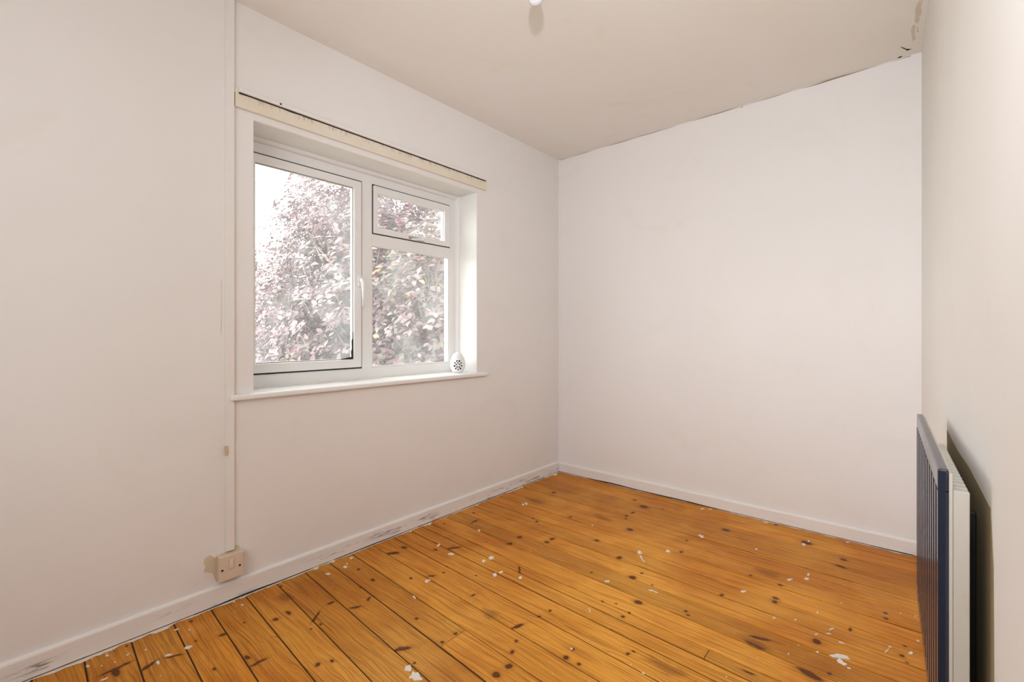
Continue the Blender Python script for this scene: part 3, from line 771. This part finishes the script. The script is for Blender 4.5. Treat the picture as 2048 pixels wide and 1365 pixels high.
for (c, r, n) in blobs:
    for _ in range(n):
        while True:
            d = Vector((R.gauss(0, 1), R.gauss(0, 1), R.gauss(0, 1)))
            if d.length > .01: break
        d.normalize()
        q = R.random()**.28
        lump = 1+.22*mnoise.noise(d*2.3+Vector(c))
        p = Vector((c[0]+d.x*r[0]*q*lump, c[1]+d.y*r[1]*q*lump, c[2]+d.z*r[2]*q*lump))
        if p.x > -2.55 or p.y < 1.2: continue
        if mnoise.noise(p*1.35) < -.50: continue       # gaps between the boughs
        tone = mnoise.noise(p*1.1+Vector((5, 1, 2)))
        near = p.x > -4.2
        k = R.randint(5, 8)
        ax = (d + Vector((0, 0, .5))).normalized()
        for j in range(k):
            a = j*2.4+R.uniform(-.4, .4)
            u = ax.orthogonal().normalized(); w = ax.cross(u)
            dirn = (u*math.cos(a)+w*math.sin(a) + ax*R.uniform(.0, .7) + Vector((0, 0, -.25))).normalized()
            nz = (ax + Vector((R.uniform(-.4, .4), R.uniform(-.4, .4), R.uniform(0, .5)))).normalized()
            xx = dirn.cross(nz).normalized(); zz = xx.cross(dirn)
            s = R.uniform(.052, .088) * (1.0 if near else 1.12)
            o = p + ax*R.uniform(-.05, .05) + dirn*.012
            M4 = Matrix(((xx.x*s, dirn.x*s, zz.x*s, o.x), (xx.y*s, dirn.y*s, zz.y*s, o.y), (xx.z*s, dirn.z*s, zz.z*s, o.z), (0, 0, 0, 1)))
            x = R.random()
            if near and tone > .18: mi = 2 if x < .55 else (3 if x < .68 else (1 if x < .85 else 0))
            elif near: mi = 0 if x < .42 else (1 if x < .82 else (2 if x < .95 else (4 if x < .97 else 3)))
            else: mi = 0 if x < .52 else (1 if x < .93 else (4 if x < .96 else 2))
            leaves.append((M4, mi))
        if R.random() < .35:
            b = p - ax*R.uniform(.12, .35) + Vector((R.uniform(-.08, .08), R.uniform(-.08, .08), -.06))
            twigs.tube([b, (b+p)/2+Vector((R.uniform(-.02, .02), R.uniform(-.02, .02), .01)), p], [.005, .004, .002], 4, False)
# the 300 leaves that show largest are parts of their own
def in_view(M4):
    p = M4.translation; fw = -S_*p.x + C_*p.y
    if fw < .5: return None
    px = CX+F_PX*(C_*p.x+S_*p.y)/fw; py = HY-F_PX*(p.z-CAM_H)/fw
    if 515 < px < 893 and 330 < py < 735: return fw
    return None
vis = [(in_view(l[0]), i) for i, l in enumerate(leaves)]
vis = sorted((f, i) for f, i in vis if f is not None)
single = set(i for f, i in vis[:300])
leaf_me = []
for k in range(5):
    me = bpy.data.meshes.new('leaf'); me.from_pydata([tuple(v) for v in LEAF], [], LF); me.materials.append(LM[k])
    me.polygons.foreach_set('use_smooth', [True]*len(me.polygons)); leaf_me.append(me)
fv, ff, fm = [], [], []
for i, (M4, mi) in enumerate(leaves):
    if i in single:
        o = bpy.data.objects.new('leaf', leaf_me[mi]); col.objects.link(o); o.parent = tree; o.matrix_world = M4
    else:
        b = len(fv); fv += [tuple(M4 @ v) for v in LEAF]; ff += [(a+b, c+b, d+b) for a, c, d in LF]; fm += [mi]*len(LF)
me = bpy.data.meshes.new('foliage'); me.from_pydata(fv, [], ff)
for k in LM: me.materials.append(k)
me.polygons.foreach_set('material_index', fm); me.polygons.foreach_set('use_smooth', [True]*len(ff))
fo = bpy.data.objects.new('foliage', me); col.objects.link(fo); fo.parent = tree; fo['kind'] = 'stuff'
tw = twigs.build('twigs', bark, tree, fix=False); tw['kind'] = 'stuff'
mb = MB(); mb.tube([(-5.0, 4.6, -2.85), (-4.95, 4.55, -1.8), (-4.9, 4.5, -.9), (-4.95, 4.4, .2), (-5.0, 4.3, 1.4)], [.17, .14, .12, .09, .04], 12)
mb.build('trunk', bark, tree, smooth=True)
for (c, r, n) in blobs:
    for k in range(4):
        st = Vector((-4.93, 4.5, R.uniform(-1.4, .3)))
        en = Vector((c[0]+R.uniform(-.7, .7)*r[0], c[1]+R.uniform(-.7, .7)*r[1], c[2]+R.uniform(-.3, .8)*r[2]))
        md = (st+en)/2+Vector((R.uniform(-.2, .2), R.uniform(-.2, .2), R.uniform(.0, .4)))
        mb = MB(); mb.tube([st, st*.6+md*.4, md, md*.5+en*.5, en], [.05, .042, .03, .018, .006], 7); mb.build('branch', bark, tree, smooth=True)
